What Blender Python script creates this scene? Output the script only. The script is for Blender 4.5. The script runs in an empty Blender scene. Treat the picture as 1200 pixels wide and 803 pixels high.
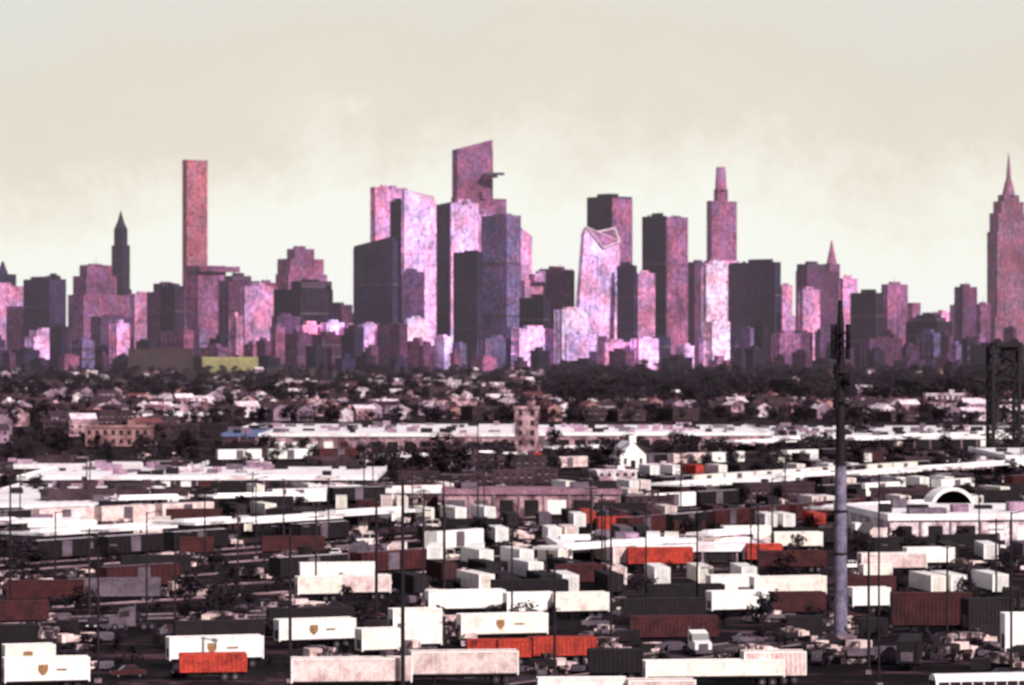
import bpy, math, random
import numpy as np
from mathutils import Vector, Matrix
random.seed(7); np.random.seed(7)
F=4000.0; H=42.0; HY=401.5
def X(px,d): return (px-600)*d/F
def Z(py,d): return H+(HY-py)*d/F
def D(py): return H*F/(py-HY)
def G(px,py):
    d=D(py); return Vector((X(px,d),d,0))
sc=bpy.context.scene
# ---------------------------------------------------------------- materials
MATS={}
def N(nt,t,**k):
    n=nt.nodes.new(t)
    for a,b in k.items(): setattr(n,a,b)
    return n
def new_mat(name):
    m=bpy.data.materials.new(name); m.use_nodes=True
    nt=m.node_tree; nt.nodes.clear()
    out=N(nt,'ShaderNodeOutputMaterial'); p=N(nt,'ShaderNodeBsdfPrincipled')
    nt.links.new(p.outputs[0],out.inputs[0]); MATS[name]=m
    return m,nt,p
def noise(nt,vec,scale,detail=4,rough=.6):
    n=N(nt,'ShaderNodeTexNoise'); n.inputs['Scale'].default_value=scale
    n.inputs['Detail'].default_value=detail; n.inputs['Roughness'].default_value=rough
    nt.links.new(vec,n.inputs['Vector']); return n.outputs[0]
def mrange(nt,v,a,b,c,d):
    n=N(nt,'ShaderNodeMapRange'); n.inputs[1].default_value=a;n.inputs[2].default_value=b
    n.inputs[3].default_value=c;n.inputs[4].default_value=d
    nt.links.new(v,n.inputs[0]); return n.outputs[0]
def mult(nt,a,b):
    n=N(nt,'ShaderNodeMath',operation='MULTIPLY')
    nt.links.new(a,n.inputs[0])
    if isinstance(b,(int,float)): n.inputs[1].default_value=b
    else: nt.links.new(b,n.inputs[1])
    return n.outputs[0]
def vscale(nt,col,f):
    n=N(nt,'ShaderNodeVectorMath',operation='SCALE')
    nt.links.new(col,n.inputs[0]); nt.links.new(f,n.inputs['Scale']); return n.outputs[0]
def mixc(nt,f,a,b):
    n=N(nt,'ShaderNodeMix',data_type='RGBA')
    if isinstance(f,(int,float)): n.inputs[0].default_value=f
    else: nt.links.new(f,n.inputs[0])
    for i,c in ((6,a),(7,b)):
        if isinstance(c,tuple): n.inputs[i].default_value=(*c,1)
        else: nt.links.new(c,n.inputs[i])
    return n.outputs[2]
def surf(name,c1,c2,scale=1.0,fine=8.0,lo=.35,hi=.65,amp=.35,rough=.75,rnd=.15,spec=.3,stretch=None):
    m,nt,p=new_mat(name)
    g=N(nt,'ShaderNodeNewGeometry').outputs['Position']
    v=g
    if stretch:
        mp=N(nt,'ShaderNodeMapping'); mp.inputs['Scale'].default_value=stretch
        nt.links.new(g,mp.inputs[0]); v=mp.outputs[0]
    f=mrange(nt,noise(nt,v,scale,5,.65),lo,hi,0,1)
    col=mixc(nt,f,c1,c2)
    k=mrange(nt,noise(nt,g,fine,2,.7),.3,.7,1-amp,1+amp)
    oi=N(nt,'ShaderNodeObjectInfo').outputs['Random']
    k=mult(nt,k,mrange(nt,oi,0,1,1-rnd,1+rnd))
    nt.links.new(vscale(nt,col,k),p.inputs['Base Color'])
    p.inputs['Roughness'].default_value=rough; p.inputs['Specular IOR Level'].default_value=spec
    return m
def facade(name,wall,glass,bay=4.0,floor=4.0,mort=.05,big=.018,amp=.5):
    m,nt,p=new_mat(name)
    uv=N(nt,'ShaderNodeUVMap').outputs[0]
    mp=N(nt,'ShaderNodeMapping'); s=1/(2*bay); mp.inputs['Scale'].default_value=(s,s,s)
    nt.links.new(uv,mp.inputs[0])
    b=N(nt,'ShaderNodeTexBrick'); b.offset=0; b.squash=1
    b.inputs['Scale'].default_value=1
    b.inputs['Brick Width'].default_value=.5; b.inputs['Row Height'].default_value=.5*floor/bay
    b.inputs['Mortar Size'].default_value=mort; b.inputs['Mortar Smooth'].default_value=0
    b.inputs['Color1'].default_value=(*glass,1)
    b.inputs['Color2'].default_value=(*[g*.5+w*.4 for g,w in zip(glass,wall)],1)
    b.inputs['Mortar'].default_value=(*wall,1)
    nt.links.new(mp.outputs[0],b.inputs['Vector'])
    g=N(nt,'ShaderNodeNewGeometry').outputs['Position']
    k=mrange(nt,noise(nt,g,big,5,.62),.33,.67,1-amp,1+amp)
    k=mult(nt,k,mrange(nt,noise(nt,g,.13,4,.9),.34,.66,.2,1.8))
    oi=N(nt,'ShaderNodeObjectInfo').outputs['Random']
    k=mult(nt,k,mrange(nt,oi,0,1,.8,1.2))
    tint=mixc(nt,mrange(nt,noise(nt,g,.03,3,.6),.4,.6,0,1),(1.17,.86,.95),(.87,.95,1.17))
    mm=N(nt,'ShaderNodeVectorMath',operation='MULTIPLY')
    nt.links.new(b.outputs['Color'],mm.inputs[0]); nt.links.new(tint,mm.inputs[1])
    nt.links.new(vscale(nt,mm.outputs[0],k),p.inputs['Base Color'])
    rr=mrange(nt,b.outputs['Fac'],0,1,.35,.85); nt.links.new(rr,p.inputs['Roughness'])
    p.inputs['Specular IOR Level'].default_value=.25
    return m
facade('navy',(.038,.026,.060),(.016,.011,.030),4,4)
facade('charcoal',(.022,.013,.028),(.009,.006,.014),5,4)
facade('plum',(.13,.052,.105),(.05,.019,.05),3.5,4)
facade('mauve',(.31,.125,.215),(.14,.05,.11),4,4)
facade('pink',(.74,.37,.55),(.44,.19,.35),4,4)
facade('lilac',(.92,.60,.86),(.62,.37,.64),5,4)
facade('pale',(.94,.74,.86),(.76,.52,.70),5,4)
facade('rose',(.44,.16,.19),(.21,.075,.10),4.5,4.7,.06,amp=.3)
facade('steel',(.19,.14,.26),(.10,.07,.15),5,4)
facade('stone',(.36,.15,.21),(.15,.06,.10),3,4,.07)
surf('roof_dark',(.05,.03,.05),(.12,.07,.11),.05,.4)
surf('roof_pink',(.35,.2,.3),(.5,.33,.45),.05,.4)
surf('metal_pale',(.7,.52,.62),(.85,.7,.78),.05,.4)
surf('white_paint',(.94,.90,.86),(.66,.48,.45),.55,3,.53,.80,.08,.5,.07)
surf('cream_paint',(.94,.86,.76),(.60,.40,.34),.5,3,.50,.78,.12,.5,.08)
surf('pink_paint',(.88,.68,.64),(.42,.24,.25),.5,3,.44,.72,.2,.5,.12)
surf('tan_paint',(.5,.32,.26),(.22,.12,.1),.5,3,.4,.7,.3)
surf('red_paint',(.50,.05,.03),(.12,.012,.012),.5,3,.45,.7,.35)
surf('maroon_paint',(.07,.014,.016),(.02,.005,.008),.5,3,.4,.7,.35)
surf('dark_paint',(.014,.008,.011),(.005,.0025,.004),.5,3,.4,.7,.35)
surf('grey_paint',(.15,.11,.14),(.06,.04,.06),.5,3,.4,.7,.3)
surf('blue_paint',(.14,.18,.34),(.08,.1,.2),.5,3,.4,.7,.25)
surf('rubber',(.012,.009,.011),(.02,.015,.018),2,6)
surf('chassis',(.012,.007,.009),(.025,.014,.018),2,6)
surf('dark_glass',(.02,.013,.02),(.04,.022,.033),.5,3,rough=.2,spec=.5)
surf('emblem',(.22,.10,.04),(.4,.22,.1),3,8)
surf('steel_pole',(.10,.08,.13),(.24,.20,.28),.8,6,amp=.5)
surf('black_steel',(.008,.005,.008),(.02,.012,.017),1,6)
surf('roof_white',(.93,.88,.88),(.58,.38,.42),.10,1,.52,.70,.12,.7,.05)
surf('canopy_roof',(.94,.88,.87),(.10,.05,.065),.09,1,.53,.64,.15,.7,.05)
surf('wall_pink',(.60,.36,.40),(.12,.055,.075),.22,2,.38,.58,.35)
surf('wall_tan',(.42,.22,.21),(.16,.075,.085),.2,2,.35,.65,.3)
surf('wall_dark',(.02,.010,.014),(.065,.032,.042),.2,2,.35,.65,.3)
surf('wall_white',(.84,.74,.77),(.30,.16,.21),.35,1.5,.40,.62,.3,.8,.2)
surf('wall_lilac',(.36,.23,.31),(.13,.07,.11),.3,1.5,.4,.7,.35,.8,.3)
surf('yellow_wall',(.56,.50,.22),(.34,.28,.13),.1,1)
surf('shingle_dark',(.03,.017,.026),(.09,.048,.07),.3,1.5,rnd=.4)
surf('shingle_pink',(.36,.19,.25),(.18,.085,.13),.3,1.5,rnd=.3)
surf('shingle_white',(.90,.80,.85),(.5,.32,.39),.3,1.5,rnd=.1)
surf('shingle_rust',(.17,.055,.06),(.07,.025,.03),.3,1.5,rnd=.3)
surf('ballast',(.010,.005,.007),(.10,.05,.06),.25,3,.5,.72,.5,stretch=(.25,1,1))
surf('asphalt',(.025,.016,.02),(.08,.05,.062),.12,3,.4,.7,.4)
surf('concrete',(.35,.25,.27),(.16,.10,.12),.3,3)
surf('rail_steel',(.45,.30,.33),(.1,.06,.07),.12,3)
surf('road_paint',(.7,.62,.6),(.25,.2,.2),1.5,6)
surf('bark',(.014,.009,.011),(.03,.018,.02),2,6)
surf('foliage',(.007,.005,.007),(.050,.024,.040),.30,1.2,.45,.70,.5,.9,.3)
surf('rubble',(.03,.016,.02),(.7,.5,.53),.9,3,.5,.66,.5)
m,nt,p=new_mat('ground')
g=N(nt,'ShaderNodeNewGeometry').outputs['Position']
mp=N(nt,'ShaderNodeMapping'); mp.inputs['Scale'].default_value=(.35,1,1); mp.inputs['Rotation'].default_value=(0,0,-.25); nt.links.new(g,mp.inputs[0])
f=mrange(nt,noise(nt,mp.outputs[0],.11,7,.75),.52,.66,0,1)
c=mixc(nt,f,(.005,.0025,.004),(.12,.058,.07))
f2=mrange(nt,noise(nt,mp.outputs[0],.03,7,.78),.60,.67,0,.85)
c=mixc(nt,f2,c,(.38,.22,.24))
k=mrange(nt,noise(nt,g,3,3,.7),.3,.7,.3,1.7)
nt.links.new(vscale(nt,c,k),p.inputs['Base Color']); p.inputs['Roughness'].default_value=.9; p.inputs['Specular IOR Level'].default_value=.1
# ---------------------------------------------------------------- mesh builder
class MB:
    def __init__(s): s.v=[];s.f=[];s.mi=[];s.uv=[];s.mats=[]
    def m(s,name):
        if name not in s.mats: s.mats.append(name)
        return s.mats.index(name)
    def face(s,pts,mat,uvs=None):
        b=len(s.v); s.v+= [tuple(q) for q in pts]; s.f.append(tuple(range(b,b+len(pts))))
        s.mi.append(s.m(mat)); s.uv+= list(uvs) if uvs else [(0,0)]*len(pts)
    def prism(s,poly,z0,z1,side,top=None,M=None,bottom=False):
        n=len(poly); zt=[z1]*n if isinstance(z1,(int,float)) else list(z1)
        T=(lambda q:(M@Vector(q))) if M else (lambda q:q)
        u=0
        for i in range(n):
            j=(i+1)%n; a=poly[i]; b=poly[j]; L=math.dist(a,b)
            s.face([T((a[0],a[1],z0)),T((b[0],b[1],z0)),T((b[0],b[1],zt[j])),T((a[0],a[1],zt[i]))],side,
                   [(u,z0),(u+L,z0),(u+L,zt[j]),(u,zt[i])]); u+=L
        s.face([T((poly[i][0],poly[i][1],zt[i])) for i in range(n)],top or side)
        if bottom: s.face([T((poly[i][0],poly[i][1],z0)) for i in reversed(range(n))],side)
    def box(s,x,y,z,sx,sy,sz,mat,rot=0,M=None,top=None):
        c,q=math.cos(rot),math.sin(rot); poly=[]
        for a,b in ((-1,-1),(1,-1),(1,1),(-1,1)):
            dx,dy=a*sx/2,b*sy/2; poly.append((x+dx*c-dy*q,y+dx*q+dy*c))
        s.prism(poly,z,z+sz,mat,top,M,True)
    def cyl(s,p0,p1,r0,r1,n,mat,cap=True):
        p0=Vector(p0);p1=Vector(p1);ax=(p1-p0).normalized()
        a=ax.orthogonal().normalized(); b=ax.cross(a)
        A=[];B=[]
        for i in range(n):
            t=2*math.pi*i/n; dd=a*math.cos(t)+b*math.sin(t); A.append(p0+dd*r0);B.append(p1+dd*r1)
        for i in range(n):
            j=(i+1)%n; s.face([A[i],A[j],B[j],B[i]],mat)
        if cap: s.face(list(reversed(A)),mat); s.face(B,mat)
    def mesh(s,name):
        me=bpy.data.meshes.new(name); me.from_pydata(s.v,[],s.f)
        for k in s.mats: me.materials.append(MATS[k])
        me.polygons.foreach_set('material_index',s.mi)
        uvl=me.uv_layers.new(name='UVMap'); uvl.data.foreach_set('uv',np.array(s.uv,dtype=np.float32).ravel())
        me.update(); return me
    def obj(s,name,loc=(0,0,0),rot=0):
        return place(s.mesh(name),name,loc,rot)
def place(me,name,loc,rot=0,scale=None):
    o=bpy.data.objects.new(name,me); sc.collection.objects.link(o); o.location=loc; o.rotation_euler=(0,0,rot)
    if scale: o.scale=scale
    return o
# ---------------------------------------------------------------- skyline towers
TH=.85
def foot(xl,xs,xr,d,th):
    a=(xs-xl)*d/F/math.cos(th); b=(xr-xs)*d/F/math.sin(th)
    n=(X(xs,d),d); l=(n[0]-a*math.cos(th),n[1]+a*math.sin(th)); r=(n[0]+b*math.sin(th),n[1]+b*math.cos(th))
    return [l,n,r,(l[0]+r[0]-n[0],l[1]+r[1]-n[1])]
def cen(P): return (sum(p[0] for p in P)/len(P),sum(p[1] for p in P)/len(P))
def tower(name,d,tiers,mat,th=TH,slant=None,roof='roof_dark',fins=True,pent=True,spire=None,extra=None,cap=None):
    mb=MB(); base=None; z=0; r=random.Random(int(tiers[0][0]*13+d))
    O=(X((tiers[0][0]+tiers[0][2])/2,d),d)
    for ti,t in enumerate(tiers):
        xl,xs,xr,yt=t[:4]; mt=t[4] if len(t)>4 else mat
        P=foot(xl,xs,xr,d,th)
        if base is None: base=cen(P)
        c=cen(P); P=[(p[0],p[1]-c[1]+base[1]) for p in P]
        P=[(p[0]-O[0],p[1]-O[1]) for p in P]
        z1=Z(yt,d); last=ti==len(tiers)-1
        zt=z1
        if last and slant: zt=[z1-sl*d/F for sl in slant]
        mb.prism(P,z if ti==0 else z-.5,zt,mt,roof)
        zmin=min(zt) if isinstance(zt,list) else zt
        if fins:
            for i in range(4):
                a=Vector(P[i]);b=Vector(P[(i+1)%4]);L=(b-a).length
                n=max(1,int(L/r.choice([6,8,11]))); ang=math.atan2(b.y-a.y,b.x-a.x)
                nn=Vector((math.sin(ang),-math.cos(ang)))
                for k in range(n+1):
                    q=a+(b-a)*(k/n)+nn*.2
                    mb.box(q.x,q.y,z+.3,.9,1.0,zmin-z-.5,mt,ang)
                if r.random()<.6:
                    for zz in (z+(zmin-z)*.33,z+(zmin-z)*.68):
                        q=(a+b)/2+nn*.2; mb.box(q.x,q.y,zz,L+.6,1.4,3.2,'roof_dark' if mt in('navy','charcoal','plum','steel') else mt,ang)
        if not (last and slant):
            for i in range(4):
                a=Vector(P[i]);b=Vector(P[(i+1)%4]);ang=math.atan2(b.y-a.y,b.x-a.x);q=(a+b)/2
                mb.box(q.x,q.y,z1-.6,(b-a).length+.8,.9,2.0,mt,ang)
        if last and pent and not slant and spire is None:
            cc=Vector(cen(P)); w=(Vector(P[1])-Vector(P[0])).length; h=(Vector(P[2])-Vector(P[1])).length
            ang=math.atan2(P[1][1]-P[0][1],P[1][0]-P[0][0])
            mb.box(cc.x+r.uniform(-.1,.1)*w,cc.y,z1-.2,w*.5,h*.45,r.uniform(4,8),mt,ang,top=roof)
            if r.random()<.3: mb.cyl((cc.x,cc.y,z1+4),(cc.x,cc.y,z1+r.uniform(12,18)),.4,.2,5,'black_steel')
            for k in range(2):
                mb.box(cc.x+r.uniform(-.3,.3)*w*.7,cc.y+r.uniform(-.3,.3)*h*.5,z1-.1,4,4,3.5,'roof_dark',ang)
        z=z1; Pl=P
    if spire:
        cx,cy=cen(Pl)
        for k in range(len(spire)-1):
            h0,y0=spire[k];h1,y1=spire[k+1]
            mb.cyl((cx,cy,Z(y0,d)-.2),(cx,cy,Z(y1,d)),h0*d/F,max(.15,h1*d/F),8,mat)
    if extra: extra(mb,O,base,d)
    return mb.obj(name,(O[0],O[1],0))
T=tower
T('apartment_tower',6000,[(-30,-5,25,336)],'pink')
T('office_tower',6500,[(-14,-4,16,322)],'navy',spire=[(7,322),(1,306)])
T('office_tower',5900,[(22,58,75,328)],'navy')
T('office_tower',6100,[(52,64,70,324)],'charcoal')
T('domed_apartment_block',5500,[(28,40,70,396),(33,43,65,388)],'lilac')
T('office_tower',6300,[(77,98,150,346),(82,100,132,324),(90,100,126,311)],'mauve')
T('spired_skyscraper',6900,[(128,144,153,340),(129,144,151,288),(132,143,148,268)],'charcoal',spire=[(7.5,268),(3.5,258),(.5,247)])
T('apartment_tower',5700,[(105,118,152,372)],'plum')
T('apartment_tower',6200,[(150,158,178,345)],'pink')
T('office_tower',6000,[(170,190,216,343),(178,190,208,333)],'plum')
T('apartment_tower',5600,[(186,205,215,336)],'navy')
T('slender_residential_tower',6900,[(213.5,219,241,188)],'rose',fins=True,pent=False)
T('office_tower',6300,[(217,232,262,312),(222,235,278,318)],'mauve')
T('office_tower',6000,[(255,268,302,330),(262,272,292,324)],'plum')
T('apartment_tower',5800,[(283,287,318,336)],'pink')
T('office_tower',6500,[(300,308,324,332)],'mauve')
T('stepped_office_tower',6500,[(322,338,381,322),(324,340,377,304),(335,345,366,292)],'mauve')
T('office_tower',6000,[(316,352,388,340),(340,352,386,330)],'charcoal')
T('office_tower',5900,[(384,400,412,358)],'plum')
for i,(a,b,y,mm) in enumerate([(348,378,382,'pink'),(376,402,379,'lilac'),(400,420,384,'pink'),(418,444,381,'lilac'),(442,463,386,'pale'),(318,350,372,'plum')]):
    T('apartment_block',5450,[(a,a+7,b,y)],mm)
T('glass_office_tower',5900,[(412,460,466,282)],'navy',slant=(5,-5,2,8))
T('glass_office_tower',6300,[(434,440,476,220)],'pink',roof='roof_pink')
T('glass_office_tower',6150,[(457,472,474,236)],'charcoal')
T('glass_skyscraper',6100,[(471,474,510,222)],'lilac',slant=(0,0,14,6),roof='roof_pink')
T('apartment_tower',5700,[(475,477,499,374)],'pale')
T('office_tower',6200,[(509,530,532,236)],'navy',slant=(6,0,0,3))
def deck(mb,O,b,d):
    s=d/F; c=(X(573,d)-O[0]); y=b[1]-O[1]
    z=Z(203,d)
    P=[(c-6*s,y-14*s),(c+18*s,y-4*s),(c+18*s,y+1*s),(c-6*s,y+14*s)]
    mb.prism(P,z-1*s,z+2.0*s,'roof_dark','roof_dark',None,True)
    P2=[(c-6*s,y-10*s),(c+10*s,y-3*s),(c+10*s,y+1*s),(c-6*s,y+10*s)]
    mb.prism(P2,z-4*s,z-1*s,'mauve','mauve',None,True)
    mb.box(X(566,d)-O[0],y-2,Z(232,d),8*s,6*s,8*s,'mauve',.73)
T('observation_deck_skyscraper',6200,[(527,532,594,250,'pink'),(529,534,593,232),(530,536,577,168)],'mauve',slant=(7,6,-7,-3),extra=deck,roof='roof_dark')
T('glass_office_tower',5950,[(528,529,560,238)],'lilac')
T('glass_office_tower',5800,[(531,559,565,296)],'navy')
T('office_tower',6000,[(564,594,610,253)],'steel')
T('office_tower',6400,[(604,610,623,266)],'pink',slant=(0,0,10,6))
T('apartment_tower',6100,[(607,615,636,330),(620,626,650,322)],'pink')
T('office_tower',5800,[(609,637,645,350)],'charcoal')
T('office_tower',6000,[(640,664,673,318)],'plum')
T('office_tower',6500,[(632,640,672,316)],'mauve')
mb=MB(); d=5900; O=(X(699,d),d)
P0=foot(669,673,727,d,TH); P1=foot(681,686,727,d,TH)
P0=[(p[0]-O[0],p[1]-O[1]) for p in P0]; P1=[(p[0]-O[0],p[1]-O[1]) for p in P1]
zs=[Z(276,d),Z(266,d),Z(282,d),Z(266,d)]
u=0
for i in range(4):
    j=(i+1)%4; L=math.dist(P0[i],P0[j])
    mb.face([(*P0[i],0),(*P0[j],0),(*P1[j],zs[j]),(*P1[i],zs[i])],'lilac',[(u,0),(u+L,0),(u+L,zs[j]),(u,zs[i])]); u+=L
c=Vector(cen(P1)); ctr=(c.x,c.y,Z(296,d))
for i in range(4):
    j=(i+1)%4; mb.face([(*P1[i],zs[i]),(*P1[j],zs[j]),ctr],'mauve')
for i in range(4):
    j=(i+1)%4; mb.cyl((*P1[i],zs[i]),(*P1[j],zs[j]),1.6,1.6,6,'metal_pale')
n=Vector((*P1[1],zs[1])); rr=Vector((*P1[2],zs[2])); mid=(n+rr)/2; mid.z=Z(290,d); off=Vector((1.5,-1.5,0))
mb.face([n+off,mid+off,rr+off],'mauve'); mb.cyl(n+off,mid+off,1.3,1.3,6,'metal_pale'); mb.cyl(mid+off,rr+off,1.3,1.3,6,'metal_pale')
for k in range(1,8):
    a=Vector(P0[1]).lerp(Vector(P0[2]),k/8); t=Vector(P1[1]).lerp(Vector(P1[2]),k/8)
    mb.cyl((a.x+.3,a.y-.3,0),(t.x+.3,t.y-.3,Z(300,d)),.5,.5,4,'lilac')
mb.obj('notched_crown_skyscraper',(O[0],O[1],0))
T('office_tower',6300,[(689,718,741,231)],'charcoal')  # dark left face carries the tower's shaded side in its colour
T('office_tower',6290,[(717,718,741.5,233)],'mauve',pent=False)  # thin slab over the same tower's right face, sunlit tone put into colour
T('office_tower',5900,[(724,743,746,312)],'navy')
T('apartment_tower',6000,[(744,748,768,321)],'pink')
T('glass_office_tower',6100,[(754,779,781,254)],'charcoal')  # left half of one tower, its shade put into the dark facade colour
T('glass_office_tower',6130,[(779,781,807,255)],'mauve')  # right half of that tower, sunlit tone put into the lighter facade colour
T('office_tower',6400,[(806,814,829,308)],'plum')
T('supertall_tower',6600,[(826,832,868,306,'pink'),(829,834,865,236),(838,842,854,222)],'mauve',spire=[(7,222),(5.5,195)])
T('apartment_tower',5800,[(823,828,859,310)],'pale')
T('glass_office_tower',5750,[(859,908,915,308)],'navy')
T('apartment_tower',6300,[(914,917,929,335)],'pink')
T('office_tower',6300,[(934,946,986,318),(936,947,968,310)],'plum')
T('spired_skyscraper',6800,[(966,972,985,310)],'mauve',spire=[(6.5,310),(3.5,296),(.4,281)])
T('apartment_tower',6100,[(984,988,1006,327)],'pink')
T('apartment_tower',5700,[(936,941,962,340)],'pink')
T('office_tower',6000,[(1000,1026,1035,344)],'charcoal')
T('apartment_tower',6200,[(1034,1040,1066,334)],'mauve')
T('domed_office_tower',6000,[(1066,1098,1118,378),(1072,1098,1110,373),(1078,1096,1104,370)],'charcoal')
T('apartment_tower',6300,[(1120,1128,1147,337)],'plum')
T('apartment_tower',6200,[(1144,1149,1162,357)],'mauve')
T('art_deco_skyscraper',7200,[(1150,1166,1224,372),(1160,1170,1214,272),(1163,1172,1211,250),(1168,1176,1206,236),(1174,1180,1200,228)],'stone',spire=[(8,228),(5,214),(3,208),(2.2,196),(.5,178)])
T('office_tower',6200,[(1225,1240,1270,300)],'mauve')
T('office_tower',6100,[(1275,1290,1320,340)],'navy')
T('office_tower',6100,[(-75,-60,-38,318)],'plum')
T('office_tower',6300,[(-120,-100,-80,350)],'mauve')
r=random.Random(3)
x=-140
while x<1340:
    w=r.uniform(16,34); T('midrise_building',7600,[(x,x+w*.35,x+w,r.uniform(354,386))],r.choice(['mauve','plum','pink','mauve','steel']),pent=r.random()<.6,fins=False); x+=w*r.uniform(.8,1.05)
x=-140
while x<1340:
    w=r.uniform(12,40); T('midrise_building',5350,[(x,x+w*r.uniform(.3,.8),x+w,r.uniform(378,412))],r.choice(['mauve','plum','steel','plum','mauve','plum','navy','lilac','charcoal','navy']),fins=r.random()<.5); x+=w*r.uniform(.8,1.3)
x=-140
while x<1340:
    w=r.uniform(10,38); T('midrise_building',5000,[(x,x+w*r.uniform(.3,.7),x+w,r.uniform(406,424))],r.choice(['mauve','plum','plum','charcoal','navy','charcoal','charcoal']),fins=False); x+=w*r.uniform(.9,2.2)
for a,b,y,mm in [(600,650,386,'lilac'),(650,690,364,'pale'),(655,700,392,'lilac'),(700,742,402,'pink'),(740,772,398,'lilac'),(268,284,372,'pink'),(560,600,398,'steel'),(905,940,392,'mauve'),(1010,1060,398,'plum'),(128,150,380,'pink'),(826,856,378,'pale')]:
    T('apartment_block',5250,[(a,a+9,b,y)],mm)
# ---------------------------------------------------------------- trees
def leaf_tree(seed,n=420,h=10):
    r=random.Random(seed); V=[];Fc=[];mi=[]
    def limb(p0,p1,r0,r1):
        p0=Vector(p0);p1=Vector(p1);ax=(p1-p0).normalized();a=ax.orthogonal().normalized();b=ax.cross(a);s=len(V)
        for q,rad in((p0,r0),(p1,r1)):
            for i in range(5):
                t=2*math.pi*i/5; V.append(tuple(q+(a*math.cos(t)+b*math.sin(t))*rad))
        for i in range(5):
            j=(i+1)%5; Fc.append((s+i,s+j,s+5+j,s+5+i)); mi.append(0)
    limb((0,0,0),(0,0,h*.45),h*.03,h*.02)
    cl=[]
    for k in range(9):
        t=r.uniform(0,6.28); e=r.uniform(.1,.38)*h; z=r.uniform(.22,.82)*h
        c=Vector((math.cos(t)*e,math.sin(t)*e,z)); cl.append((c,r.uniform(.12,.22)*h)); limb((0,0,h*r.uniform(.15,.4)),c,h*.014,h*.004)
    cl.append((Vector((0,0,.80*h)),.18*h))
    for i in range(n):
        c,R=r.choice(cl); v=Vector((r.gauss(0,1),r.gauss(0,1),r.gauss(0,1))).normalized()*R*r.uniform(.3,1.1)
        q=c+v; s=h*r.uniform(.03,.065); a=Vector((r.gauss(0,1),r.gauss(0,1),r.gauss(0,1))).normalized(); b=a.orthogonal().normalized()
        k=len(V); V.extend([tuple(q-a*s),tuple(q-b*s*.7),tuple(q+a*s),tuple(q+b*s*.7)]); Fc.append((k,k+1,k+2,k+3)); mi.append(1)
    return np.array(V),np.array(Fc),np.array(mi)
PT=[leaf_tree(s) for s in range(6)]
def mesh_np(name,V,Fa,mi,mats):
    me=bpy.data.meshes.new(name); me.vertices.add(len(V)); me.vertices.foreach_set('co',V.astype(np.float32).ravel())
    me.loops.add(len(Fa)*4); me.loops.foreach_set('vertex_index',Fa.astype(np.int32).ravel())
    me.polygons.add(len(Fa)); me.polygons.foreach_set('loop_start',np.arange(0,len(Fa)*4,4,dtype=np.int32)); me.polygons.foreach_set('loop_total',np.full(len(Fa),4,dtype=np.int32))
    for k in mats: me.materials.append(MATS[k])
    me.polygons.foreach_set('material_index',mi.astype(np.int32)); me.update(calc_edges=True); me.validate(); return me
def tree_mass(name,pts):
    Vs=[];Fs=[];Ms=[];o=0
    for (x,y,s) in pts:
        V,Fa,mi=PT[random.randrange(6)]; t=random.uniform(0,6.28); c,q=math.cos(t),math.sin(t)
        R=np.array([[c,-q,0],[q,c,0],[0,0,1]]); w=random.uniform(.9,1.7)
        Vs.append((V@R.T)*np.array([w,w,1])*s+np.array([x,y,0])); Fs.append(Fa+o); Ms.append(mi); o+=len(V)
    place(mesh_np(name,np.vstack(Vs),np.vstack(Fs),np.concatenate(Ms),['bark','foliage']),name,(0,0,0))
r=random.Random(11)
def band(n,x0,x1,y0,y1,s0,s1):
    out=[]
    for i in range(n):
        py=r.uniform(y0,y1); px=r.uniform(x0,x1); g=G(px,py); out.append((g.x,g.y,r.uniform(s0,s1)))
    return out
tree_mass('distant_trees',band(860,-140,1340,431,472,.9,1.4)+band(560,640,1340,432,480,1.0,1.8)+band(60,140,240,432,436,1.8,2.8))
tree_mass('distant_trees',band(480,-120,1320,468,500,.6,1.0)+band(45,430,600,532,560,.5,.9)+band(130,640,1200,512,560,.4,.9)+band(90,-50,440,508,545,.4,.8))
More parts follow.
